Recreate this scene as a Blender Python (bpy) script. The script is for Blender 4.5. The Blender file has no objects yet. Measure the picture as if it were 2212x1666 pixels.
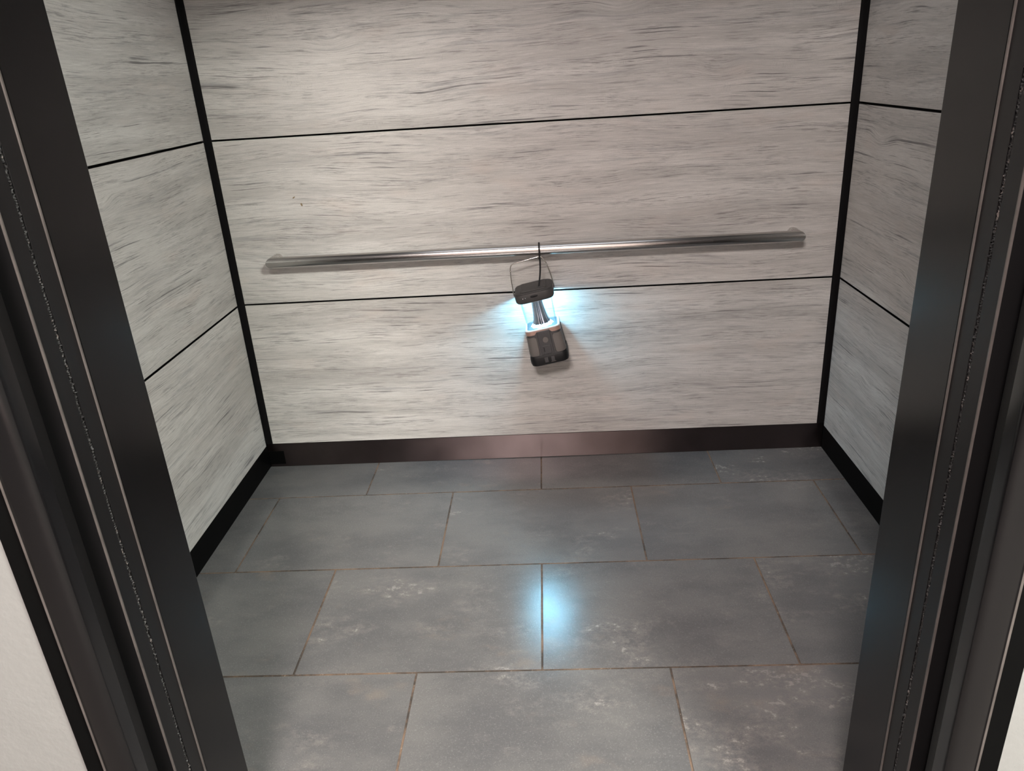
import bpy, bmesh, math, random
from mathutils import Vector, Matrix

random.seed(7)
C = bpy.context.scene.collection
SC = bpy.context.scene

# ------------------------------------------------------------------ camera
cam_d = bpy.data.cameras.new('camera')
cam_d.sensor_width = 36.0
cam_d.lens = 1640.6 / 2212 * 36.0
cam_d.clip_start = 0.02
cam = bpy.data.objects.new('camera', cam_d)
C.objects.link(cam)
RT = Vector((0.99770301, 0.03333394, -0.05897084))
UP = Vector((0.04151185, 0.38706803, 0.92111623))
FW = Vector((-0.05353016, 0.92144842, -0.38479518))
cam.matrix_world = Matrix(((RT.x, UP.x, -FW.x, 0.05338),
                           (RT.y, UP.y, -FW.y, -2.26883),
                           (RT.z, UP.z, -FW.z, 1.33797),
                           (0, 0, 0, 1)))
SC.camera = cam

# ------------------------------------------------------------------ world, exposure
SC.view_settings.view_transform = 'Standard'
SC.view_settings.look = 'None'
SC.view_settings.gamma = 1.0
SC.view_settings.use_curve_mapping = False
SC.view_settings.exposure = 0.0
w = bpy.data.worlds.new('world')
SC.world = w
w.use_nodes = True
w.node_tree.nodes['Background'].inputs[0].default_value = (0.5, 0.52, 0.55, 1)
w.node_tree.nodes['Background'].inputs[1].default_value = 0.02

# light levels (emission strengths of the real fixtures)
HALL_R = ((0.97, 1.0, 0.92), 258.0)     # hall fixture on the right
HALL_L = ((1.0, 0.895, 0.86), 172.0)     # hall fixture on the left
CAB = ((0.93, 0.95, 1.0), 1.6)         # dim cab ceiling panel
LED = ((0.30, 0.74, 1.0), 650.0)       # lantern leds

# ------------------------------------------------------------------ layout constants (metres)
XL, XR, YB = -1.0257, 1.0215, 0.2354   # skirt planes
PP = 0.0112                            # panels stand proud of the skirt
T, R = 0.61, 0.424                     # tile module
JX = 0.5525                            # half width of door opening
YF = -1.242                            # inner face of the front wall
SEAMS = (0.1012, 0.6391, 1.1813, 1.7235, 2.2657)

# ------------------------------------------------------------------ node helpers
class NT:
    def __init__(s, m):
        m.use_nodes = True
        s.t = m.node_tree
        s.t.nodes.clear()
        s.out = s.t.nodes.new('ShaderNodeOutputMaterial')
    def n(s, typ, **kw):
        nd = s.t.nodes.new(typ)
        for k, v in kw.items():
            if k == 'ins':
                for a, b in v.items():
                    if isinstance(b, bpy.types.NodeSocket):
                        s.t.links.new(b, nd.inputs[a])
                    else:
                        nd.inputs[a].default_value = b
            else:
                setattr(nd, k, v)
        return nd
    def math(s, op, a, b=0.0, c=0.0, clamp=False):
        return s.n('ShaderNodeMath', operation=op, use_clamp=clamp, ins={0: a, 1: b, 2: c}).outputs[0]
    def vmul(s, v, k):
        return s.n('ShaderNodeVectorMath', operation='MULTIPLY', ins={0: v, 1: k}).outputs[0]
    def noise(s, v, scale=1.0, detail=2.0, rough=0.5, dist=0.0):
        return s.n('ShaderNodeTexNoise', ins={'Vector': v, 'Scale': scale, 'Detail': detail,
                                              'Roughness': rough, 'Distortion': dist}).outputs['Fac']
    def ramp(s, f, a, b, x=0.0, y=1.0):
        return s.n('ShaderNodeMapRange', interpolation_type='SMOOTHSTEP',
                   ins={'Value': f, 'From Min': a, 'From Max': b, 'To Min': x, 'To Max': y}).outputs[0]
    def mix(s, f, a, b, mode='MIX'):
        nd = s.n('ShaderNodeMix', data_type='RGBA', blend_type=mode)
        for k, v in ((0, f), (6, a), (7, b)):
            if isinstance(v, bpy.types.NodeSocket):
                s.t.links.new(v, nd.inputs[k])
            elif k == 0:
                nd.inputs[k].default_value = v
            else:
                nd.inputs[k].default_value = (*v, 1)
        return nd.outputs[2]
    def bsdf(s, **ins):
        nd = s.n('ShaderNodeBsdfPrincipled', ins={k.replace('_', ' '): (v if isinstance(v, (bpy.types.NodeSocket, float, int)) or len(v) != 3 or k in ('Normal', 'Tangent') else (*v, 1)) for k, v in ins.items()})
        s.t.links.new(nd.outputs[0], s.out.inputs[0])
        return nd
    def bump(s, h, strength, dist):
        return s.n('ShaderNodeBump', ins={'Height': h, 'Strength': strength, 'Distance': dist}).outputs[0]

def simple(name, col, rough=0.5, metal=0.0, var=0.06, vscale=40.0, spec=0.5, bumpd=0.0, aniso=None, rvar=0.05, coat=0.0):
    m = bpy.data.materials.new(name)
    t = NT(m)
    co = t.n('ShaderNodeTexCoord').outputs['Object']
    f = t.noise(co, vscale, 4)
    lo = tuple(c * (1 - var * 2) for c in col)
    hi = tuple(min(1, c * (1 + var * 2)) for c in col)
    colr = t.mix(f, lo, hi)
    r = t.ramp(f, 0.3, 0.7, max(0.02, rough - rvar), rough + rvar)
    b = t.bsdf(Base_Color=colr, Roughness=r, Metallic=float(metal), Specular_IOR_Level=spec, Coat_Weight=coat)
    if aniso:
        b.inputs['Anisotropic'].default_value = aniso[0]
        cv = t.n('ShaderNodeCombineXYZ', ins={0: aniso[1][0], 1: aniso[1][1], 2: aniso[1][2]}).outputs[0]
        nn = t.n('ShaderNodeNewGeometry').outputs['Normal']      # brushed along the given axis: spread across it
        cv = t.n('ShaderNodeVectorMath', operation='CROSS_PRODUCT', ins={0: nn, 1: cv}).outputs[0]
        t.t.links.new(cv, b.inputs['Tangent'])
    if bumpd:
        t.t.links.new(t.bump(t.noise(co, vscale * 6, 3), 0.5, bumpd), b.inputs['Normal'])
    return m

# ------------------------------------------------------------------ materials
def wood_material():
    m = bpy.data.materials.new('whitewashed_laminate')
    t = NT(m)
    uv = t.n('ShaderNodeUVMap', uv_map='grain').outputs[0]
    wob = t.noise(t.vmul(uv, (1.1, 3.2, 1)), 1, 2)
    wob2 = t.noise(t.vmul(uv, (6.0, 11.0, 1)), 1, 2)
    sep = t.n('ShaderNodeSeparateXYZ', ins={0: uv})
    v = t.math('ADD', sep.outputs[1], t.math('MULTIPLY', t.math('SUBTRACT', wob, 0.5), 0.085))
    v = t.math('ADD', v, t.math('MULTIPLY', t.math('SUBTRACT', wob2, 0.5), 0.006))
    p = t.n('ShaderNodeCombineXYZ', ins={0: sep.outputs[0], 1: v, 2: sep.outputs[2]}).outputs[0]
    # grain bends round a few scattered knots
    vor = t.n('ShaderNodeTexVoronoi', ins={'Vector': t.vmul(uv, (2.6, 6.5, 1)), 'Scale': 1.0})
    vd, vg = vor.outputs['Distance'], t.n('ShaderNodeSeparateColor', ins={0: vor.outputs['Color']}).outputs[0]
    kg = t.ramp(vg, 0.60, 0.68)
    lift = t.math('MULTIPLY', t.math('MULTIPLY', t.ramp(vd, 0.30, 0.0), kg), 0.020)
    p = t.n('ShaderNodeVectorMath', operation='ADD', ins={0: p, 1: t.n('ShaderNodeCombineXYZ', ins={1: lift}).outputs[0]}).outputs[0]
    tone = t.noise(t.vmul(p, (1.1, 13, 1)), 1, 6, 0.62)
    big = t.noise(t.vmul(uv, (1.1, 1.8, 1)), 1, 3)
    band = t.noise(t.vmul(p, (2.4, 62, 1)), 1, 9, 0.74)
    fibre = t.noise(t.vmul(p, (14, 420, 1)), 1, 5, 0.7)
    fibre2 = t.noise(t.vmul(p, (8, 210, 1)), 1, 8, 0.78)
    col = t.mix(t.ramp(tone, 0.34, 0.64), (0.405, 0.393, 0.368), (0.590, 0.578, 0.548))
    col = t.mix(t.ramp(big, 0.35, 0.7, 0, 0.5), col, (0.52, 0.49, 0.46))
    # soft grey grain streaks
    msk = t.ramp(t.noise(t.vmul(p, (1.6, 9, 1)), 1, 4), 0.42, 0.60)
    st = t.math('MULTIPLY', t.ramp(band, 0.485, 0.36), t.ramp(msk, 0, 1, 0.30, 1.0))
    col = t.mix(t.math('MULTIPLY', st, 0.72), col, (0.29, 0.285, 0.285))
    st2 = t.math('MULTIPLY', t.ramp(fibre2, 0.48, 0.36), t.ramp(msk, 0, 1, 0.30, 0.75))
    col = t.mix(st2, col, (0.29, 0.28, 0.275))
    # pale brushed streaks
    li = t.math('MULTIPLY', t.ramp(fibre2, 0.53, 0.64), 0.5)
    col = t.mix(li, col, (0.68, 0.668, 0.638))
    col = t.mix(t.ramp(fibre, 0.35, 0.65, 0.26, 0.0), col, (0.26, 0.25, 0.24))
    # broken dark grain lines
    for sc_, th, sd in (((2.2, 100, 1), 0.345, 3.3), ((3.4, 190, 1), 0.36, 8.1)):
        q = t.n('ShaderNodeVectorMath', operation='ADD', ins={0: t.vmul(p, sc_), 1: (sd, sd * 2, sd)}).outputs[0]
        ln = t.ramp(t.noise(q, 1, 4, 0.6), th + 0.045, th - 0.02)
        gate = t.ramp(t.noise(t.vmul(p, (3.0, 17, sd)), 1, 4), 0.47, 0.60)
        col = t.mix(t.math('MULTIPLY', t.math('MULTIPLY', ln, gate), 0.9), col, (0.12, 0.115, 0.115))
    # short fine dashes
    for sc_, sd, k in (((17, 520, 1), 2.0, 0.70), ((10, 330, 1), 6.5, 0.62)):
        q = t.n('ShaderNodeVectorMath', operation='ADD', ins={0: t.vmul(p, sc_), 1: (sd, sd * 3, sd)}).outputs[0]
        ln = t.ramp(t.noise(q, 1, 4, 0.6), 0.44, 0.37)
        gate = t.ramp(t.noise(t.vmul(p, (5.0, 26, sd)), 1, 4), 0.38, 0.62)
        col = t.mix(t.math('MULTIPLY', t.math('MULTIPLY', ln, gate), k), col, (0.16, 0.15, 0.145))
    # faint cross-grain saw marks in small patches
    patch = t.ramp(t.noise(t.vmul(uv, (8, 14, 5)), 1, 2), 0.62, 0.70)
    saw = t.ramp(t.noise(t.vmul(uv, (300, 70, 1)), 1, 3), 0.55, 0.68)
    col = t.mix(t.math('MULTIPLY', t.math('MULTIPLY', patch, saw), 0.34), col, (0.24, 0.23, 0.23))
    # brownish tint and small knots
    tint = t.ramp(t.noise(t.vmul(uv, (4, 12, 9)), 1, 3), 0.56, 0.75, 0, 0.28)
    col = t.mix(tint, col, (0.52, 0.44, 0.385))
    kn = t.math('MULTIPLY', t.ramp(vd, 0.045, 0.012), kg)
    col = t.mix(t.math('MULTIPLY', kn, 0.45), col, (0.20, 0.18, 0.17))
    fine = t.noise(t.vmul(uv, (260, 620, 1)), 1, 3, 0.7)
    col = t.mix(t.ramp(fine, 0.30, 0.52, 0.30, 0.0), col, (0.27, 0.26, 0.25))
    bmp = t.bump(fibre2, 0.25, 0.0006)
    t.bsdf(Base_Color=col, Roughness=0.42, Specular_IOR_Level=0.3, Normal=bmp)
    return m

def tile_material():
    m = bpy.data.materials.new('slate_grey_tile')
    t = NT(m)
    co = t.n('ShaderNodeTexCoord').outputs['Object']
    rnd = t.n('ShaderNodeAttribute', attribute_name='tile').outputs['Color']
    off = t.n('ShaderNodeVectorMath', operation='ADD', ins={0: co, 1: t.vmul(rnd, (7, 7, 7))}).outputs[0]
    sep = t.n('ShaderNodeSeparateColor', ins={0: rnd})
    cloud = t.noise(t.vmul(off, (3.0, 5.5, 3)), 1, 4, 0.6)
    cloud2 = t.noise(t.vmul(off, (3.4, 6.2, 3)), 1.3, 5, 0.62)
    tex = t.noise(t.vmul(off, (45, 60, 45)), 1, 7, 0.75)
    grit = t.noise(off, 330, 3, 0.7)
    grit2 = t.noise(off, 240, 4, 0.75)
    col = t.mix(t.ramp(cloud, 0.3, 0.7), (0.098, 0.097, 0.099), (0.140, 0.136, 0.133))
    # chalky wear patches broken up by the mineral texture
    patch = t.ramp(t.math('ADD', cloud2, t.math('MULTIPLY', t.math('SUBTRACT', sep.outputs[0], 0.5), 0.20)), 0.47, 0.68)
    spk = t.math('MULTIPLY', patch, t.ramp(tex, 0.38, 0.66, 0.0, 1.0))
    col = t.mix(t.math('MULTIPLY', spk, 0.47), col, (0.31, 0.275, 0.25))
    warm = t.ramp(t.noise(t.vmul(off, (5, 8, 2)), 1, 4, 0.6), 0.60, 0.76, 0, 0.35)
    col = t.mix(warm, col, (0.22, 0.175, 0.14))
    pp_ = t.ramp(grit, 0.52, 0.78, 0, 0.35)
    col = t.mix(pp_, col, (0.33, 0.33, 0.32))
    dk = t.ramp(grit2, 0.44, 0.30, 0, 0.40)
    col = t.mix(dk, col, (0.055, 0.055, 0.057))
    rough = t.math('ADD', t.ramp(cloud, 0.3, 0.7, 0.15, 0.20), t.math('MULTIPLY', spk, 0.16))
    h = t.math('ADD', t.math('MULTIPLY', grit, 0.5), t.math('MULTIPLY', grit2, 0.5))
    t.bsdf(Base_Color=col, Roughness=rough, Specular_IOR_Level=0.72, Normal=t.bump(h, 0.25, 0.0012))
    return m

def grout_material():
    m = bpy.data.materials.new('brown_grout')
    t = NT(m)
    co = t.n('ShaderNodeTexCoord').outputs['Object']
    f = t.noise(co, 9, 5, 0.7)
    g = t.noise(co, 140, 3)
    col = t.mix(t.ramp(f, 0.38, 0.62), (0.045, 0.036, 0.03), (0.17, 0.115, 0.08))
    col = t.mix(t.ramp(g, 0.6, 0.75, 0, 0.5), col, (0.32, 0.26, 0.2))
    t.bsdf(Base_Color=col, Roughness=0.85, Normal=t.bump(g, 0.5, 0.001))
    return m

def jamb_material(name='dark_bronze_metal', base=(0.004, 0.0038, 0.0040), rough=0.225, spec=0.23):
    m = bpy.data.materials.new(name)
    t = NT(m)
    co = t.n('ShaderNodeTexCoord').outputs['Object']
    f = t.noise(t.vmul(co, (30, 30, 3)), 1, 4)
    g = t.noise(co, 45, 5, 0.7)
    col = t.mix(f, tuple(c * 0.85 for c in base), tuple(c * 1.15 for c in base))
    col = t.mix(t.ramp(g, 0.74, 0.80, 0, 0.12), col, (0.12, 0.11, 0.10))
    rr = t.ramp(f, 0.3, 0.7, rough - 0.008, rough + 0.008)
    t.bsdf(Base_Color=col, Roughness=rr, Metallic=0.0, Specular_IOR_Level=spec)
    return m

def grimy_material():
    # painted strip with a broken line of grey crud
    m = bpy.data.materials.new('grimy_black_strip')
    t = NT(m)
    co = t.n('ShaderNodeTexCoord').outputs['Object']
    g = t.noise(t.vmul(co, (220, 220, 90)), 1, 4, 0.7)
    h = t.noise(t.vmul(co, (30, 30, 7)), 1, 3)
    k = t.math('MULTIPLY', t.ramp(g, 0.56, 0.64), t.ramp(h, 0.46, 0.6))
    col = t.mix(k, (0.006, 0.0055, 0.0055), (0.12, 0.10, 0.09))
    t.bsdf(Base_Color=col, Roughness=0.5, Normal=t.bump(g, 0.6, 0.002))
    return m

def emit(name, col, s):
    m = bpy.data.materials.new(name)
    t = NT(m)
    e = t.n('ShaderNodeEmission', ins={0: (*col, 1), 1: s})
    t.t.links.new(e.outputs[0], t.out.inputs[0])
    return m

def clear_material():
    m = bpy.data.materials.new('clear_polycarbonate')
    t = NT(m)
    lw = t.n('ShaderNodeLayerWeight', ins={'Blend': 0.5}).outputs['Facing']
    edge = t.ramp(lw, 0.84, 1.0)
    tc = t.mix(edge, (0.96, 0.99, 1.0), (0.42, 0.58, 0.76))
    tr = t.n('ShaderNodeBsdfTransparent', ins={0: tc})
    gl = t.n('ShaderNodeBsdfGlossy', ins={0: (0.8, 0.9, 1, 1), 'Roughness': 0.05})
    f = t.ramp(lw, 0.6, 1.0, 0.03, 0.22)
    mx = t.n('ShaderNodeMixShader', ins={0: f, 1: tr.outputs[0], 2: gl.outputs[0]})
    t.t.links.new(mx.outputs[0], t.out.inputs[0])
    return m

M = {}
M['wood'] = wood_material()
M['tile'] = tile_material()
M['grout'] = grout_material()
M['black'] = simple('matte_black', (0.002, 0.002, 0.0022), 0.6, spec=0.06)
M['skirt'] = simple('dark_brushed_skirt', (0.135, 0.108, 0.107), 0.36, metal=1.0, vscale=9, var=0.1,
                    aniso=(0.95, (1, 0, 0)), rvar=0.03)
M['skirt_side'] = simple('dark_side_skirt', (0.0025, 0.0025, 0.0025), 0.5, vscale=14, var=0.05, spec=0.04, rvar=0.01)
M['jamb'] = jamb_material()
M['jamb2'] = jamb_material('black_door_edge', (0.005, 0.0047, 0.005), 0.40, 0.3)
M['frame'] = jamb_material('hall_frame_paint', (0.005, 0.0048, 0.0052), 0.17, 0.6)
M['deep'] = simple('shaft_black', (0.002, 0.002, 0.002), 0.8, spec=0.05)
M['worn'] = simple('worn_metal_edge', (0.10, 0.088, 0.082), 0.4, metal=0.3, vscale=25, var=0.25)
M['grime'] = grimy_material()
M['steel'] = simple('brushed_stainless', (0.56, 0.54, 0.525), 0.21, metal=1.0, vscale=60, var=0.01,
                    aniso=(0.3, (1, 0, 0)), rvar=0.0)
M['steel_end'] = simple('brushed_stainless_return', (0.55, 0.53, 0.51), 0.28, metal=1.0, vscale=60, var=0.03)
M['hallwall'] = simple('cream_wall_paint', (0.212, 0.212, 0.205), 0.55, vscale=14, var=0.015, bumpd=0.0012)
M['oppwall'] = simple('warm_wall_paint', (0.55, 0.44, 0.42), 0.6, vscale=6, var=0.02)
M['carpet'] = simple('hall_carpet', (0.07, 0.06, 0.055), 0.9, vscale=90, var=0.15, bumpd=0.002)
M['ceil'] = simple('ceiling_paint', (0.7, 0.69, 0.67), 0.8, vscale=20, var=0.02)
M['cabceil'] = simple('cab_ceiling_metal', (0.25, 0.25, 0.25), 0.4, metal=0.6)
M['sill'] = simple('aluminium_sill', (0.45, 0.44, 0.43), 0.35, metal=1.0)
M['cap'] = simple('charcoal_plastic', (0.040, 0.037, 0.036), 0.52, vscale=300, bumpd=0.0002)
M['bumper'] = simple('black_rubber_bumper', (0.006, 0.006, 0.0065), 0.5, vscale=200, spec=0.3)
M['body'] = simple('dark_grey_plastic', (0.045, 0.043, 0.045), 0.48, vscale=300, bumpd=0.0002)
M['grip'] = simple('taupe_rubber', (0.115, 0.103, 0.095), 0.6, vscale=300, bumpd=0.0002)
M['copper'] = simple('rose_copper_paint', (0.40, 0.26, 0.215), 0.34, metal=0.3, vscale=80)
M['chrome'] = simple('chrome_reflector', (0.42, 0.44, 0.50), 0.12, metal=1.0, vscale=30, var=0.02)
M['white'] = simple('white_diffuser', (0.85, 0.87, 0.9), 0.35)
M['wire'] = simple('nickel_wire', (0.62, 0.60, 0.57), 0.2, metal=1.0)
M['tie'] = simple('black_nylon', (0.006, 0.006, 0.007), 0.6, spec=0.25)
M['stain'] = simple('brown_splash', (0.20, 0.145, 0.08), 0.6)
M['print'] = simple('pale_print', (0.75, 0.75, 0.75), 0.5)
M['dish'] = simple('frosted_blue_plastic', (0.20, 0.27, 0.31), 0.3)
M['clear'] = clear_material()
M['led'] = emit('led_white', *LED)
M['hall_r'] = emit('hall_diffuser_neutral', *HALL_R)
M['hall_l'] = emit('hall_diffuser_pink', *HALL_L)
M['cabl'] = emit('cab_diffuser', *CAB)

# ------------------------------------------------------------------ mesh helpers
def bx(bm, x0, x1, y0, y1, z0, z1, bev=0.0, seg=2):
    g = bmesh.ops.create_cube(bm, size=1.0)
    for v in g['verts']:
        v.co = Vector(((x0 + x1) / 2 + v.co.x * (x1 - x0), (y0 + y1) / 2 + v.co.y * (y1 - y0), (z0 + z1) / 2 + v.co.z * (z1 - z0)))
    if bev > 0:
        ed = list({e for v in g['verts'] for e in v.link_edges})
        bmesh.ops.bevel(bm, geom=ed, offset=bev, segments=seg, profile=0.5, affect='EDGES')
    return g

def obj(name, bm, mats, parent=None, smooth=False, loc=None):
    me = bpy.data.meshes.new(name)
    bmesh.ops.recalc_face_normals(bm, faces=bm.faces[:])
    bm.to_mesh(me)
    bm.free()
    for m in (mats if isinstance(mats, (list, tuple)) else [mats]):
        me.materials.append(m)
    if smooth:
        me.polygons.foreach_set('use_smooth', [True] * len(me.polygons))
        try:
            me.set_sharp_from_angle(angle=math.radians(smooth if smooth is not True else 40))
        except Exception:
            pass
    o = bpy.data.objects.new(name, me)
    C.objects.link(o)
    if parent:
        o.parent = parent
    if loc:
        o.location = loc
    return o

def struct(name, bm, mats, parent=None, **k):
    o = obj(name, bm, mats, parent, **k)
    if parent is None:
        o['kind'] = 'structure'
    return o

def empty(name, label, cat, loc=(0, 0, 0), group=None):
    o = bpy.data.objects.new(name, None)
    o.empty_display_size = 0.05
    C.objects.link(o)
    o.location = loc
    o['label'] = label
    o['category'] = cat
    if group:
        o['group'] = group
    return o

def prism(bm, pts, z0, z1):
    """closed plan polygon extruded vertically"""
    lo = [bm.verts.new((x, y, z0)) for x, y in pts]
    hi = [bm.verts.new((x, y, z1)) for x, y in pts]
    n = len(pts)
    for i in range(n):
        bm.faces.new((lo[i], lo[(i + 1) % n], hi[(i + 1) % n], hi[i]))
    bm.faces.new(lo[::-1])
    bm.faces.new(hi)

def tube(bm, pts, r, n=12, closed=False, caps=True, rx=None):
    """round (or flat, rx = half width across) section swept along points"""
    P = [Vector(p) for p in pts]
    rings = []
    prev = None
    for i, p in enumerate(P):
        a = P[i - 1] if (i > 0 or closed) else P[i]
        b = P[(i + 1) % len(P)] if (i < len(P) - 1 or closed) else P[i]
        d = (b - a).normalized()
        ref = prev if prev is not None else (Vector((0, 1, 0)) if abs(d.y) < 0.9 else Vector((1, 0, 0)))
        s = d.cross(ref).normalized()
        u = s.cross(d).normalized()
        prev = u
        rings.append([bm.verts.new(p + (rx or r) * math.cos(2 * math.pi * k / n) * s + r * math.sin(2 * math.pi * k / n) * u) for k in range(n)])
    m = len(rings)
    for i in range(m if closed else m - 1):
        A, B = rings[i], rings[(i + 1) % m]
        for k in range(n):
            bm.faces.new((A[k], A[(k + 1) % n], B[(k + 1) % n], B[k]))
    if caps and not closed:
        bm.faces.new(rings[0][::-1])
        bm.faces.new(rings[-1])

def rr_outline(hx, hy, r, n=6):
    """rounded rectangle outline, ccw"""
    pts = []
    for cx, cy, a0 in ((hx - r, hy - r, 0), (-hx + r, hy - r, 90), (-hx + r, -hy + r, 180), (hx - r, -hy + r, 270)):
        for i in range(n + 1):
            a = math.radians(a0 + 90 * i / n)
            pts.append((cx + r * math.cos(a), cy + r * math.sin(a)))
    return pts

def loft(bm, levels, cap0=True, cap1=True):
    """levels: list of (z, outline points)"""
    rings = [[bm.verts.new((x, y, z)) for x, y in pts] for z, pts in levels]
    n = len(rings[0])
    for A, B in zip(rings, rings[1:]):
        for k in range(n):
            bm.faces.new((A[k], A[(k + 1) % n], B[(k + 1) % n], B[k]))
    if cap0:
        bm.faces.new(rings[0][::-1])
    if cap1:
        bm.faces.new(rings[-1])
    return rings

def lathe(bm, prof, n=32, cap0=False, cap1=False):
    loft(bm, [(z, [(r * math.cos(2 * math.pi * k / n), r * math.sin(2 * math.pi * k / n)) for k in range(n)]) for r, z in prof], cap0, cap1)

# ================================================================== FLOOR
PATCHY = {(2, 2): 0.88, (2, 0): 0.62, (2, -2): 0.5, (1, 1): 0.62, (1, -1): 0.66, (1, 3): 0.72, (1, -3): 0.35,
          (0, 0): 0.55, (0, -2): 0.45, (0, 2): 0.40, (-1, 1): 0.25, (-1, -1): 0.4, (0, -4): 0.3, (0, 4): 0.3}
def tile_floor():
    bm = bmesh.new()
    col = bm.loops.layers.color.new('tile')
    g = 0.0022
    y_edges = [(YB + 0.002, 0.0, 0), (0.0, -R, 1), (-R, -2 * R, 0), (-2 * R, -3 * R + 0.0, 1)]
    for yt, yb, odd in y_edges:
        xs = [-T * 2.5 + T * i for i in range(7)] if odd else [-T * 3 + T * i for i in range(7)]
        for a, b in zip(xs, xs[1:]):
            x0, x1 = max(a + g, XL - 0.002), min(b - g, XR + 0.002)
            if x1 - x0 < 0.01:
                continue
            before = set(bm.faces)
            dz = random.uniform(-0.0004, 0.0004)
            y0 = yb + g
            y1 = yt - (g if yt <= 0.0 else 0)
            bx(bm, x0, x1, y0, y1, -0.010, dz, 0.0004, 1)
            c = (random.random(), random.random(), random.random(), 1)
            k = PATCHY.get((round((yt - 0.0 if yt <= 0 else 0.2) / -R) if yt <= 0 else -1, round((a + b) / 2 / (T / 2))))
            if k is not None:
                c = (k, c[1], c[2], 1)
            for f in set(bm.faces) - before:
                f.normal_update()
                if f.normal.z < 0.98:
                    f.material_index = 1          # unglazed edges
                for lp in f.loops:
                    lp[col] = c
    before = set(bm.faces)
    bx(bm, XL - 0.01, XR + 0.01, -3 * R, YB + 0.01, -0.03, -0.0016)
    for f in set(bm.faces) - before:
        f.material_index = 1
    return struct('floor', bm, [M['tile'], M['grout']])
tile_floor()

# ================================================================== CAB WALLS
def wall_panels(parent, axis, plane, sign, a0, a1, off):
    """laminate panels on a wall. axis 'y': back wall (spans x), 'x': side wall (spans y)"""
    for i in range(4):
        g = 0.0027 if axis == 'y' else 0.0034
        z0 = SEAMS[i] + (g if i else 0.0)
        z1 = SEAMS[i + 1] - g
        bm = bmesh.new()
        th = PP - 0.0002
        if axis == 'y':
            bx(bm, a0, a1, plane - PP, plane - PP + th, z0, z1, 0.0008, 1)
        else:
            lo, hi = sorted((plane + sign * PP, plane + sign * (PP - th)))
            bx(bm, lo, hi, a0, a1, z0, z1, 0.0008, 1)
        uv = bm.loops.layers.uv.new('grain')
        for f in bm.faces:
            f.normal_update()
            if abs(f.normal.z) > 0.9:
                f.material_index = 1              # black edge banding in the reveals
            for lp in f.loops:
                c = lp.vert.co
                lp[uv].uv = ((c.x if axis == 'y' else c.y) + off + 3.7 * i, c.z + off * 0.63 + 5.1 * i)
        obj('panel', bm, [M['wood'], M['black']], parent)

TOPZ = 2.40
bm = bmesh.new(); bx(bm, XL - 0.05, XR + 0.05, YB, YB + 0.05, 0, TOPZ)
wb = struct('wall_back', bm, M['black'])
wall_panels(wb, 'y', YB, -1, XL + 0.0295, XR - 0.0295, 10.0)
bm = bmesh.new(); bx(bm, XL - 0.05, XL, YF - 0.12, YB, 0, TOPZ)
wl = struct('wall_left', bm, M['black'])
wall_panels(wl, 'x', XL, 1, YF + 0.03, YB - 0.0305, 21.3)
bm = bmesh.new(); bx(bm, XR, XR + 0.05, YF - 0.12, YB, 0, TOPZ)
wr = struct('wall_right', bm, M['black'])
wall_panels(wr, 'x', XR, -1, YF + 0.03, YB - 0.0305, 33.9)

# skirts (recessed kick plates)
bm = bmesh.new()
bx(bm, XL + 0.003, XR - 0.003, YB - 0.0025, YB, 0.0015, 0.0965, 0.0008, 1)
bs = struct('baseboard_back', bm, M['skirt'])
bm = bmesh.new()                                     # small joint plate in the left corner
bx(bm, XL + 0.004, XL + 0.062, YB - 0.0040, YB - 0.0026, 0.012, 0.066, 0.0005, 1)
obj('joint_plate', bm, M['skirt_side'], bs)
bm = bmesh.new(); bx(bm, XL, XL + 0.0025, YF, YB - 0.003, 0.0015, 0.0975, 0.0008, 1)
struct('baseboard_left', bm, M['skirt_side'])
bm = bmesh.new(); bx(bm, XR - 0.0025, XR, YF, YB - 0.003, 0.0015, 0.0975, 0.0008, 1)
struct('baseboard_right', bm, M['skirt_side'])

# two small brown splashes on the back wall panel
for x, z, a, b, ang in ((-0.741, 0.968, 0.0030, 0.0055, 0.3), (-0.763, 0.992, 0.0050, 0.0020, 0.6)):
    bm = bmesh.new()
    g = bmesh.ops.create_uvsphere(bm, u_segments=12, v_segments=6, radius=1.0)
    for v in g['verts']:
        q = v.co.copy()
        v.co = Vector((x + q.x * a * math.cos(ang) - q.z * b * math.sin(ang), YB - PP + q.y * 0.0004, z + q.x * a * math.sin(ang) + q.z * b * math.cos(ang)))
    obj('stain', bm, M['stain'], wb, smooth=True)

# corner strips in the reveal between the panels
for i, (x, s) in enumerate(((XL, 1), (XR, -1))):
    bm = bmesh.new()
    a, b = sorted((x, x + s * 0.0255))
    bx(bm, a, b, YB - 0.004, YB - 0.0002, 0.098, TOPZ - 0.02, 0.0006, 1)
    a, b = sorted((x, x + s * 0.004))
    bx(bm, a, b, YB - 0.0265, YB - 0.0042, 0.098, TOPZ - 0.02, 0.0006, 1)
    struct('trim_%d' % (i + 1), bm, M['jamb2'])

# cab ceiling with its dim panel
bm = bmesh.new(); bx(bm, XL - 0.05, XR + 0.05, YF - 0.12, YB + 0.05, TOPZ, TOPZ + 0.05)
struct('ceiling', bm, M['cabceil'])
t = empty('ceiling_light', 'dim cool white flush panel in the cab ceiling', 'ceiling light', (0, -0.45, TOPZ))
bm = bmesh.new(); bx(bm, -0.62, 0.62, -0.37, 0.37, -0.018, -0.001, 0.003)
obj('frame', bm, M['sill'], t)
bm = bmesh.new(); bx(bm, -0.60, 0.60, -0.35, 0.35, -0.021, -0.0185)
obj('diffuser', bm, M['cabl'], t)

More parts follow.
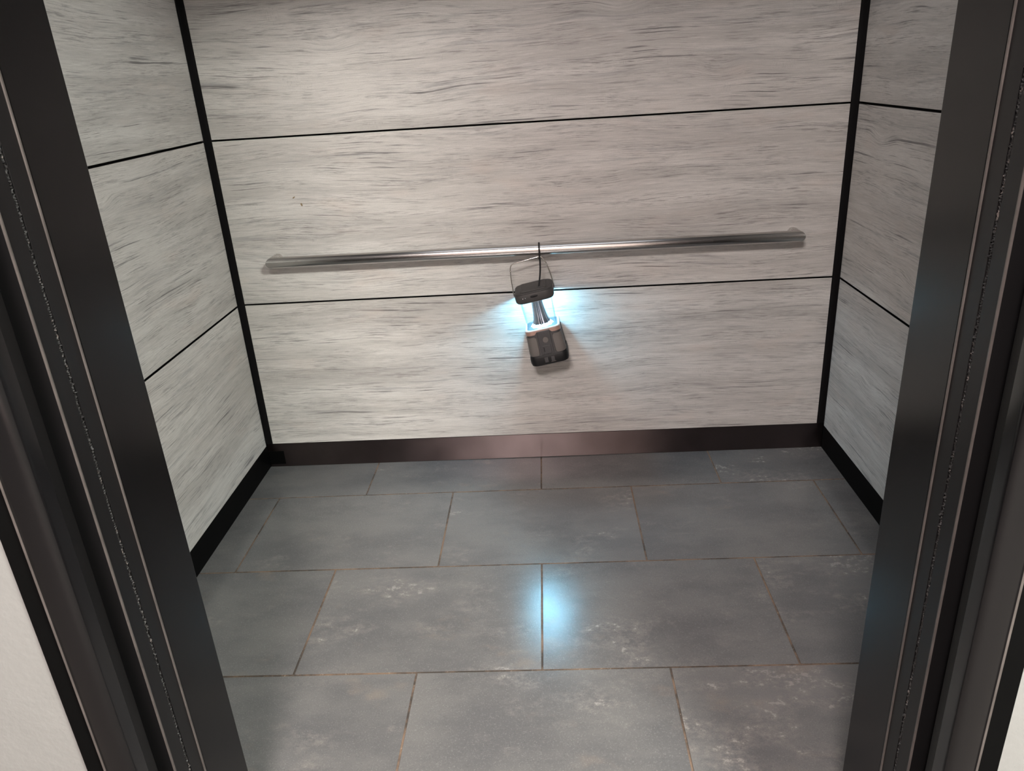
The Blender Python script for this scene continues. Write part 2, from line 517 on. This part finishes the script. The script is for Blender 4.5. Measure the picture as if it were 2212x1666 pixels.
# ================================================================== FRONT WALL, DOORS, HALL FRAME
HEAD = 2.06
def front_side(s, side):
    sx = lambda x: s * x
    def box(bm, xa, xb, y0, y1, z0, z1, bev=0.0):
        a, b = sorted((sx(xa), sx(xb)))
        bx(bm, a, b, y0, y1, z0, z1, bev)
    xo = 1.02
    # car front return column
    bm = bmesh.new(); box(bm, JX, xo, -1.362, YF, 0, TOPZ - 0.001, 0.0015)
    wf = struct('wall_front_' + side, bm, M['jamb'])
    bm = bmesh.new(); box(bm, JX - 0.0006, JX + 0.0016, -1.3660, -1.3635, 0.002, HEAD)
    obj('worn_edge', bm, M['worn'], wf)
    # strike strip with crud in its groove
    bm = bmesh.new()
    box(bm, JX + 0.0017, JX + 0.05, -1.3960, -1.3636, 0, HEAD, 0.0003)
    obj('strike_strip', bm, M['jamb2'], wf)
    bm = bmesh.new()
    rnd = random.Random(5 if s < 0 else 9)
    n = 1300
    lo = []
    for i in range(n + 1):
        z = 0.02 + (HEAD - 0.04) * i / n
        d = 0.0004 + 0.0024 * max(0, rnd.gauss(0.15, 0.5)) * (0.4 + 0.6 * math.sin(z * 9 + s) ** 2)
        yy = -1.3985 + rnd.uniform(-0.0015, 0.0015)
        lo.append((z, d, yy))
    rings = []
    for z, d, yy in lo:
        rings.append([bm.verts.new((sx(JX + 0.0040 - d), yy - 0.0020, z)), bm.verts.new((sx(JX + 0.0028 - d), yy, z)),
                      bm.verts.new((sx(JX + 0.0040 - d), yy + 0.0020, z)), bm.verts.new((sx(JX + 0.02), yy, z))])
    for A, B in zip(rings, rings[1:]):
        for k in range(4):
            bm.faces.new((A[k], A[(k + 1) % 4], B[(k + 1) % 4], B[k]))
    o = obj('grime', bm, M['grime'], wf)
    o['kind'] = 'stuff'
    # car door panel, slid open behind the column: only its leading edge shows
    bm = bmesh.new(); box(bm, JX + 0.0020, JX + 0.60, -1.4350, -1.4015, 0.008, HEAD, 0.0015)
    d1 = struct('door_%d' % (1 if s < 0 else 2), bm, M['jamb2'])
    bm = bmesh.new(); box(bm, JX + 0.0002, JX + 0.0030, -1.4355, -1.4334, 0.008, HEAD)
    obj('worn_edge', bm, M['worn'], d1)
    # hoistway door panel behind the hall frame
    bm = bmesh.new(); box(bm, JX + 0.0145, JX + 0.62, -1.4850, -1.4520, 0.008, HEAD, 0.0015)
    struct('door_%d' % (3 if s < 0 else 4), bm, M['jamb2'])
    # hall frame: return, rounded corner, face, outer lip
    r = 0.011
    yo = -1.520
    pts = [(JX, -1.4905), (JX, yo + r)]
    for i in range(1, 8):
        a = math.radians(90 * i / 8)
        pts.append((JX + r - r * math.cos(a), yo + r - r * math.sin(a)))
    pts += [(JX + r, yo), (JX + 0.0385, yo), (JX + 0.040, yo + 0.0015), (JX + 0.040, yo + 0.012),
            (JX + 0.074, yo + 0.014), (JX + 0.074, -1.4905)]
    bm = bmesh.new()
    prism(bm, [(sx(x), y) for x, y in pts], 0, HEAD + 0.045)
    tr = struct('trim_%d' % (3 if s < 0 else 4), bm, M['frame'], smooth=50)
    bm = bmesh.new(); box(bm, JX + 0.0406, JX + 0.0738, yo + 0.0105, yo + 0.0155, 0.001, HEAD + 0.044)
    obj('outer_lip', bm, M['deep'], tr)
    bm = bmesh.new(); box(bm, JX + 0.0375, JX + 0.0405, yo - 0.0006, yo + 0.0015, 0.001, HEAD + 0.045)
    obj('worn_edge', bm, M['worn'], tr)
    # hall wall beside the frame
    bm = bmesh.new(); box(bm, JX + 0.069, 3.2, -1.5000, -1.4895, 0, 2.6)
    struct('wall_hall_' + side, bm, M['hallwall'])
    # dark shaft wall behind the retracted panels
    bm = bmesh.new(); box(bm, JX + 0.64, JX + 0.66, -1.489, -1.30, 0, 2.6)
    struct('wall_shaft_' + side, bm, M['deep'])
front_side(-1, 'left')
front_side(1, 'right')

# over the opening
bm = bmesh.new()
bx(bm, -JX, JX, -1.362, YF, HEAD, TOPZ - 0.001)
struct('wall_front', bm, M['jamb'])
bm = bmesh.new()
bx(bm, -JX - 0.04, JX + 0.04, -1.520, -1.4905, HEAD + 0.0455, HEAD + 0.09)
bx(bm, -JX, JX, -1.5185, -1.4905, HEAD, HEAD + 0.045)
struct('trim_5', bm, M['jamb'])
bm = bmesh.new()
bx(bm, -JX - 0.069, JX + 0.069, -1.5000, -1.4895, HEAD + 0.092, 2.6)
struct('wall_hall_front', bm, M['hallwall'])
# sills under the doors
bm = bmesh.new(); bx(bm, -JX - 0.01, JX + 0.01, -1.445, -3 * R - 0.001, -0.03, -0.0005)
for gx in (-1.40, -1.415, -1.38):
    bx(bm, -JX, JX, gx - 0.003, gx + 0.003, -0.0005, 0.0012)
struct('trim_6', bm, M['sill'])
bm = bmesh.new(); bx(bm, -JX - 0.02, JX + 0.02, -1.525, -1.475, -0.03, -0.0005)
struct('trim_7', bm, M['sill'])

# hall round the camera
bm = bmesh.new(); bx(bm, -3.2, 3.2, -4.6, -1.5255, -0.03, -0.0005)
struct('floor_hall', bm, M['carpet'])
bm = bmesh.new(); bx(bm, -3.2, 3.2, -4.65, -4.6, -0.03, 2.6)
struct('wall_opposite', bm, M['oppwall'])
for s, nm in ((-1, 'left'), (1, 'right')):
    bm = bmesh.new(); a, b = sorted((s * 3.2, s * 3.25)); bx(bm, a, b, -4.6, -1.5, -0.03, 2.6)
    struct('wall_end_' + nm, bm, M['hallwall'])
bm = bmesh.new(); bx(bm, -3.2, 3.2, -4.6, -1.5, 2.6, 2.64)
struct('ceiling_hall', bm, M['ceil'])

def hall_light(x, y, hx, hy, mat, label):
    t = empty('ceiling_light', label, 'ceiling light', (x, y, 2.6))
    bm = bmesh.new(); bx(bm, -hx - 0.03, hx + 0.03, -hy - 0.03, hy + 0.03, -0.03, -0.001, 0.003)
    obj('frame', bm, M['white'], t)
    bm = bmesh.new(); bx(bm, -hx, hx, -hy, hy, -0.033, -0.0305)
    obj('diffuser', bm, mat, t)
hall_light(1.30, -3.10, 0.28, 0.28, M['hall_r'], 'square neutral white ceiling panel in the hall, to the right')
hall_light(-0.25, -3.10, 0.28, 0.28, M['hall_l'], 'square pinkish ceiling panel in the hall, facing the lift door')

# ================================================================== HANDRAIL
RY, RZ, RR, RX = 0.1655, 0.7940, 0.0180, 0.850
def make_handrail():
    t = empty('handrail', 'brushed stainless steel handrail on the back wall of the lift', 'handrail', (0, YB - PP, RZ))
    o = Vector(t.location)
    n = 40
    bm = bmesh.new()
    rings = []
    for s in (-1, 1):
        ring = []
        for k in range(n):
            a = 2 * math.pi * k / n
            dy, dz = RR * math.cos(a), RR * math.sin(a)
            ring.append(bm.verts.new(Vector((s * (RX - dy), RY + dy, RZ + dz)) - o))   # mitre plane
        rings.append(ring)
    for k in range(n):
        bm.faces.new((rings[0][k], rings[0][(k + 1) % n], rings[1][(k + 1) % n], rings[1][k]))
    obj('rail', bm, M['steel'], t, smooth=60)
    for s in (-1, 1):
        bm = bmesh.new()
        A, B = [], []
        for k in range(n):
            a = 2 * math.pi * k / n
            dx, dz = RR * math.cos(a), RR * math.sin(a)
            A.append(bm.verts.new(Vector((s * (RX - dx), RY + dx, RZ + dz)) - o))
            B.append(bm.verts.new(Vector((s * (RX - dx), YB - PP + 0.0003, RZ + dz)) - o))
        for k in range(n):
            bm.faces.new((A[k], A[(k + 1) % n], B[(k + 1) % n], B[k]))
        obj('wall_return', bm, M['steel_end'], t, smooth=60)
    return t
make_handrail()

# ================================================================== LANTERN
ROLL = math.radians(10.8)
LX, LY, LZ = 0.0490, 0.1545, 0.4300      # base bottom centre
Z_BASE, Z_CH, Z_CAP = 0.128, 0.230, 0.263
def make_lantern():
    t = empty('camping_lantern', 'lit battery camping lantern hanging tilted from the middle of the handrail', 'lantern', (LX, LY, LZ))
    t.rotation_euler = (math.radians(0.0), -ROLL, 0)
    def low_obj(name, bm, *a, **k):                       # stretch the lower body down to the foot
        for v in bm.verts:
            if v.co.z < 0.095:
                v.co.z = -0.0075 + v.co.z * (1 + 0.0075 / 0.095)
        return obj(name, bm, *a, **k)
    # ---- base shell, flaring toward the foot
    bm = bmesh.new()
    lv = []
    for z, h, r in ((0.030, 0.0600, 0.020), (0.040, 0.0590, 0.020), (0.065, 0.0575, 0.019), (0.086, 0.0565, 0.018),
                    (0.1005, 0.0566, 0.018), (0.1155, 0.0570, 0.018)):
        lv.append((z, rr_outline(h, h, r)))
    loft(bm, lv)
    base = low_obj('base', bm, M['body'], t, smooth=35)
    # raised centre plate on the front with port door and slot marks
    bm = bmesh.new()
    bx(bm, -0.0215, 0.0215, -0.0605, -0.050, 0.034, 0.1120, 0.0015)
    low_obj('control_panel', bm, M['body'], base)
    bm = bmesh.new()
    bx(bm, -0.0140, 0.0140, -0.0625, -0.058, 0.036, 0.064, 0.0015)
    pc = low_obj('port_cover', bm, M['body'], t)
    bm = bmesh.new(); bx(bm, -0.0105, -0.0080, -0.0630, -0.0620, 0.044, 0.058)
    low_obj('slot', bm, M['bumper'], pc)
    bm = bmesh.new()
    g = bmesh.ops.create_cone(bm, cap_ends=True, segments=32, radius1=0.0098, radius2=0.0090, depth=0.004)
    bmesh.ops.rotate(bm, verts=g['verts'], matrix=Matrix.Rotation(math.radians(90), 3, 'X'))
    bmesh.ops.translate(bm, verts=g['verts'], vec=(0.002, -0.0620, 0.0820))
    low_obj('power_button', bm, M['grip'], t, smooth=40)
    # ---- rubber grips on the front corners (and back ones), wrapping round the corner
    def grip(sx, sy):
        bm = bmesh.new()
        oc = rr_outline(0.0600, 0.0600, 0.020, 8)
        # points of the outline in one quadrant, ordered
        q = [(x, y) for x, y in oc if x > 0.018 and y > 0.018]
        path = [(0.0265, 0.0600)] + sorted(q, key=lambda p: math.atan2(p[1], p[0]), reverse=True) + [(0.0600, 0.0265)]
        rows = []
        for z, k, inset in ((0.035, 1.000, 0.006), (0.040, 1.018, 0.0), (0.062, 0.995, 0.0), (0.083, 0.972, 0.0), (0.0905, 0.972, 0.001), (0.0955, 0.968, 0.007)):
            pp = list(path)
            pp[0] = (pp[0][0] + inset, pp[0][1]); pp[-1] = (pp[-1][0], pp[-1][1] + inset)
            rows.append([(x * k, y * k, z) for x, y in pp])
        outer = [[bm.verts.new((sx * (x + 0.0012), sy * (y + 0.0012), z)) for x, y, z in r] for r in rows]
        inner = [[bm.verts.new((sx * x * 0.93, sy * y * 0.93, z)) for x, y, z in r] for r in rows]
        nr, nc = len(rows), len(path)
        for i in range(nr - 1):
            for j in range(nc - 1):
                bm.faces.new((outer[i][j], outer[i][j + 1], outer[i + 1][j + 1], outer[i + 1][j]))
                bm.faces.new((inner[i][j], inner[i + 1][j], inner[i + 1][j + 1], inner[i][j + 1]))
            for j in (0, nc - 1):
                bm.faces.new((outer[i][j], outer[i + 1][j], inner[i + 1][j], inner[i][j]))
        for i in (0, nr - 1):
            for j in range(nc - 1):
                bm.faces.new((outer[i][j], outer[i][j + 1], inner[i][j + 1], inner[i][j]))
        o = low_obj('grip_pad', bm, M['grip'], t, smooth=45)
        o['label'] = 'taupe rubber grip pad'
    for sx in (-1, 1):
        for sy in (-1, 1):
            grip(sx, sy)
    # ---- black bumper foot
    bm = bmesh.new()
    loft(bm, [(0.000, rr_outline(0.0570, 0.0570, 0.018)), (0.003, rr_outline(0.0620, 0.0620, 0.020)),
              (0.012, rr_outline(0.0645, 0.0645, 0.022)), (0.027, rr_outline(0.0640, 0.0640, 0.022)),
              (0.033, rr_outline(0.0615, 0.0615, 0.021))])
    ft = low_obj('bumper_foot', bm, M['bumper'], t, smooth=40)
    for x0, x1 in ((-0.016, -0.004), (0.006, 0.018)):
        bm = bmesh.new(); bx(bm, x0, x1, -0.0656, -0.060, 0.010, 0.026, 0.0008, 1)
        low_obj('vent', bm, M['body'], ft)
    bm = bmesh.new(); bx(bm, 0.004, 0.020, -0.0660, -0.063, 0.0085, 0.0095)
    low_obj('latch_line', bm, M['grip'], ft)
    # ---- rose copper collar with tabs at the corners
    bm = bmesh.new()
    def dense(pts):                                       # extra points along the straight sides
        out = []
        for (x0, y0), (x1, y1) in zip(pts, pts[1:] + pts[:1]):
            out.append((x0, y0))
            if math.hypot(x1 - x0, y1 - y0) > 0.03:
                for f in (0.13, 0.24, 0.5, 0.76, 0.87):
                    out.append((x0 + (x1 - x0) * f, y0 + (y1 - y0) * f))
        return out
    lo, li = dense(rr_outline(0.0585, 0.0585, 0.019, 6)), dense(rr_outline(0.0515, 0.0515, 0.017, 6))
    def low(x, y):
        m = min(abs(x), abs(y))
        return 0.1030 if m > 0.028 else (0.1120 if m < 0.022 else 0.1030 + (0.028 - m) / 0.006 * 0.009)
    r0 = [bm.verts.new((x, y, low(x, y))) for x, y in lo]
    r1 = [bm.verts.new((x, y, 0.1165)) for x, y in lo]
    r2 = [bm.verts.new((x * 0.965, y * 0.965, 0.1190)) for x, y in lo]
    r3 = [bm.verts.new((x, y, 0.1190)) for x, y in li]
    r4 = [bm.verts.new((x, y, 0.1080)) for x, y in li]
    n = len(lo)
    for A, B in ((r0, r1), (r1, r2), (r2, r3), (r3, r4), (r4, r0)):
        for k in range(n):
            bm.faces.new((A[k], A[(k + 1) % n], B[(k + 1) % n], B[k]))
    obj('collar', bm, M['copper'], t, smooth=35)
    # ---- white dish under the column with a scalloped ring, its white imitating LED reflections
    bm = bmesh.new()
    loft(bm, [(0.1090, rr_outline(0.0500, 0.0500, 0.0135)), (0.1140, rr_outline(0.0500, 0.0500, 0.0135))])
    obj('reflector_dish', bm, M['dish'], t)
    bm = bmesh.new()
    N = 96
    def scal(r, z, a):
        return (z, [(r * (1 + a * abs(math.cos(5 * 2 * math.pi * k / N))) * math.cos(2 * math.pi * k / N),
                     r * (1 + a * abs(math.cos(5 * 2 * math.pi * k / N))) * math.sin(2 * math.pi * k / N)) for k in range(N)])
    loft(bm, [scal(0.0340, 0.1137, 0.16), scal(0.0340, 0.1160, 0.16), scal(0.0320, 0.1200, 0.13), scal(0.0290, 0.1245, 0.06), scal(0.0265, 0.1275, 0.0)])
    obj('scalloped_led_reflection', bm, M['white'], t, smooth=50)
    # ---- chrome column, lightly fluted, flaring toward the foot
    bm = bmesh.new()
    lv = []
    for r, z in ((0.0295, 0.1245), (0.0280, 0.1300), (0.0252, 0.1380), (0.0226, 0.1500), (0.0206, 0.1650),
                 (0.0188, 0.1850), (0.0176, 0.2030), (0.0168, 0.2190)):
        lv.append((z, [((r * (1 + 0.022 * math.cos(16 * 2 * math.pi * k / N))) * math.cos(2 * math.pi * k / N),
                        (r * (1 + 0.022 * math.cos(16 * 2 * math.pi * k / N))) * math.sin(2 * math.pi * k / N)) for k in range(N)]))
    loft(bm, lv, True, True)
    obj('reflector_column', bm, M['chrome'], t, smooth=50)
    # ---- clear chamber (hollow)
    bm = bmesh.new()
    hs = ((0.1140, 0.0465), (0.1180, 0.0476), (0.150, 0.0490), (0.190, 0.0508), (0.2160, 0.0520))
    out = [(z, rr_outline(h, h, 0.017, 8)) for z, h in hs]
    inn = [(z, rr_outline(h - 0.0020, h - 0.0020, 0.015, 8)) for z, h in hs[::-1]]
    loft(bm, out + inn, False, False)
    obj('clear_chamber', bm, M['clear'], t, smooth=45)
    bm = bmesh.new()                                      # frosted rim where chamber meets cap
    lo, li = rr_outline(0.0535, 0.0535, 0.019, 8), rr_outline(0.0515, 0.0515, 0.017, 8)
    loft(bm, [(0.2120, lo), (0.2150, lo), (0.2150, li), (0.2120, li), (0.2120, lo)], False, False)
    obj('chamber_rim', bm, M['white'], t)
    # ---- leds under the cap
    bm = bmesh.new()
    N = 40
    def ring(r, z):
        return [bm.verts.new((r * math.cos(2 * math.pi * k / N), r * math.sin(2 * math.pi * k / N), z)) for k in range(N)]
    rs = [ring(0.0190, 0.2190), ring(0.0290, 0.2190), ring(0.0290, 0.2205), ring(0.0190, 0.2205)]
    for A, B in zip(rs, rs[1:] + rs[:1]):
        for k in range(N):
            bm.faces.new((A[k], A[(k + 1) % N], B[(k + 1) % N], B[k]))
    obj('led_ring', bm, M['led'], t)
    # ---- cap
    bm = bmesh.new()
    loft(bm, [(0.2210, rr_outline(0.0545, 0.0545, 0.020)), (0.2140, rr_outline(0.0550, 0.0550, 0.020)), (0.2145, rr_outline(0.0600, 0.0600, 0.024)),
              (0.2205, rr_outline(0.0635, 0.0635, 0.026)), (0.2405, rr_outline(0.0640, 0.0640, 0.026)),
              (0.2445, rr_outline(0.0632, 0.0632, 0.026)), (0.2457, rr_outline(0.0610, 0.0610, 0.025)),
              (0.2462, rr_outline(0.0625, 0.0625, 0.025)), (0.2488, rr_outline(0.0600, 0.0600, 0.025)),
              (0.2502, rr_outline(0.0540, 0.0540, 0.022))])
    cap = obj('cap', bm, M['cap'], t, smooth=30)
    bm = bmesh.new()
    loft(bm, [(0.2495, rr_outline(0.0440, 0.0500, 0.010)), (0.2516, rr_outline(0.0435, 0.0495, 0.010)),
              (0.2522, rr_outline(0.0425, 0.0505, 0.008))])
    obj('top_plate', bm, M['cap'], cap, smooth=30)
    bm = bmesh.new()
    g = bmesh.ops.create_uvsphere(bm, u_segments=20, v_segments=10, radius=1.0)
    for v in g['verts']:
        v.co = Vector((v.co.x * 0.0125, -0.0642 + v.co.y * 0.0012, 0.2345 + v.co.z * 0.0045))
    obj('badge', bm, M['bumper'], cap, smooth=True)
    for x in (-0.037, -0.029):
        bm = bmesh.new()
        g = bmesh.ops.create_uvsphere(bm, u_segments=12, v_segments=8, radius=0.0012)
        bmesh.ops.translate(bm, verts=g['verts'], vec=(x, -0.0640, 0.2330))
        obj('indicator_dot', bm, M['print'], cap, smooth=True)
    for s in (-1, 1):
        bm = bmesh.new()
        g = bmesh.ops.create_cone(bm, cap_ends=True, segments=16, radius1=0.0040, radius2=0.0034, depth=0.006)
        bmesh.ops.rotate(bm, verts=g['verts'], matrix=Matrix.Rotation(math.radians(90), 3, 'Y'))
        bmesh.ops.translate(bm, verts=g['verts'], vec=(s * 0.0655, -0.004, 0.2345))
        obj('pivot', bm, M['cap'], cap, smooth=40)
    # ---- wire bail handle: described in world x,z then brought into the lantern's frame
    ca, sa = math.cos(ROLL), math.sin(ROLL)
    def loc(x, z, y):
        dx, dz = x - LX, z - LZ
        return (dx * ca + dz * sa, y - LY, -dx * sa + dz * ca)
    # local x axis = (cos, sin z) in world: x' = dx*cos + dz*sin ; z' = -dx*sin + dz*cos
    yp = LY - 0.004
    lp = Vector((-0.0680, -0.004, 0.2345)); rp = Vector((0.0680, -0.004, 0.2345))
    mid = [loc(-0.0680, 0.700, 0.149), loc(-0.0690, 0.733, 0.148), loc(-0.0675, 0.748, 0.148), loc(-0.060, 0.7545, 0.148),
           loc(-0.020, 0.7640, 0.148), loc(0.018, 0.7725, 0.149), loc(0.028, 0.7742, 0.150), loc(0.037, 0.7710, 0.150), loc(0.0475, 0.7545, 0.149),
           loc(0.0505, 0.7470, 0.149), loc(0.062, 0.715, 0.149)]
    pts = [lp] + [Vector(p) for p in mid] + [rp]
    # smooth
    def chaikin(P):
        Q = [P[0]]
        for a, b in zip(P, P[1:]):
            Q += [a.lerp(b, 0.25), a.lerp(b, 0.75)]
        return Q + [P[-1]]
    pts = chaikin(chaikin(pts))
    bm = bmesh.new()
    tube(bm, pts, 0.0018, 10)
    for x, z in ((-0.0690, 0.731), (0.0500, 0.7485)):       # crimped beads at the bends
        g = bmesh.ops.create_uvsphere(bm, u_segments=10, v_segments=8, radius=0.0026)
        bmesh.ops.translate(bm, verts=g['verts'], vec=loc(x, z, 0.1485))
    obj('wire_handle', bm, M['wire'], t, smooth=60)
    return t
make_lantern()

# ================================================================== CABLE TIE
def make_tie():
    t = empty('cable_tie', 'black plastic cable tie looped round the handrail above the lantern', 'cable tie', (0.0275, RY, RZ))
    bm = bmesh.new()
    loop = []
    N = 36
    for k in range(N):
        a = 2 * math.pi * k / N
        loop.append((0.0, (RR + 0.0014) * math.cos(a), (RR + 0.0014) * math.sin(a) - (0.0035 if math.sin(a) < -0.3 else 0)))
    tube(bm, loop, 0.0007, 8, closed=True, rx=0.0023)
    obj('loop', bm, M['tie'], t, smooth=50)
    bm = bmesh.new()
    tail = [(0.0005, -0.0215, 0.0275), (0.0003, -0.0235, 0.010), (0.0008, -0.0240, -0.010), (0.0012, -0.0245, -0.025),
            (0.0016, -0.0255, -0.045), (0.0004, -0.0275, -0.070), (-0.0030, -0.0310, -0.095), (-0.0078, -0.0370, -0.122)]
    P = [Vector(p) for p in tail]
    Q = [P[0]]
    for a, b in zip(P, P[1:]):
        Q += [a.lerp(b, 0.25), a.lerp(b, 0.75)]
    Q.append(P[-1])
    tube(bm, Q, 0.0008, 8, rx=0.0027)
    obj('tail', bm, M['tie'], t, smooth=50)
    bm = bmesh.new()
    bx(bm, -0.0032, 0.0038, -0.0235, -0.0200, -0.0275, -0.0215, 0.0008, 1)
    obj('locking_head', bm, M['tie'], t)
make_tie()
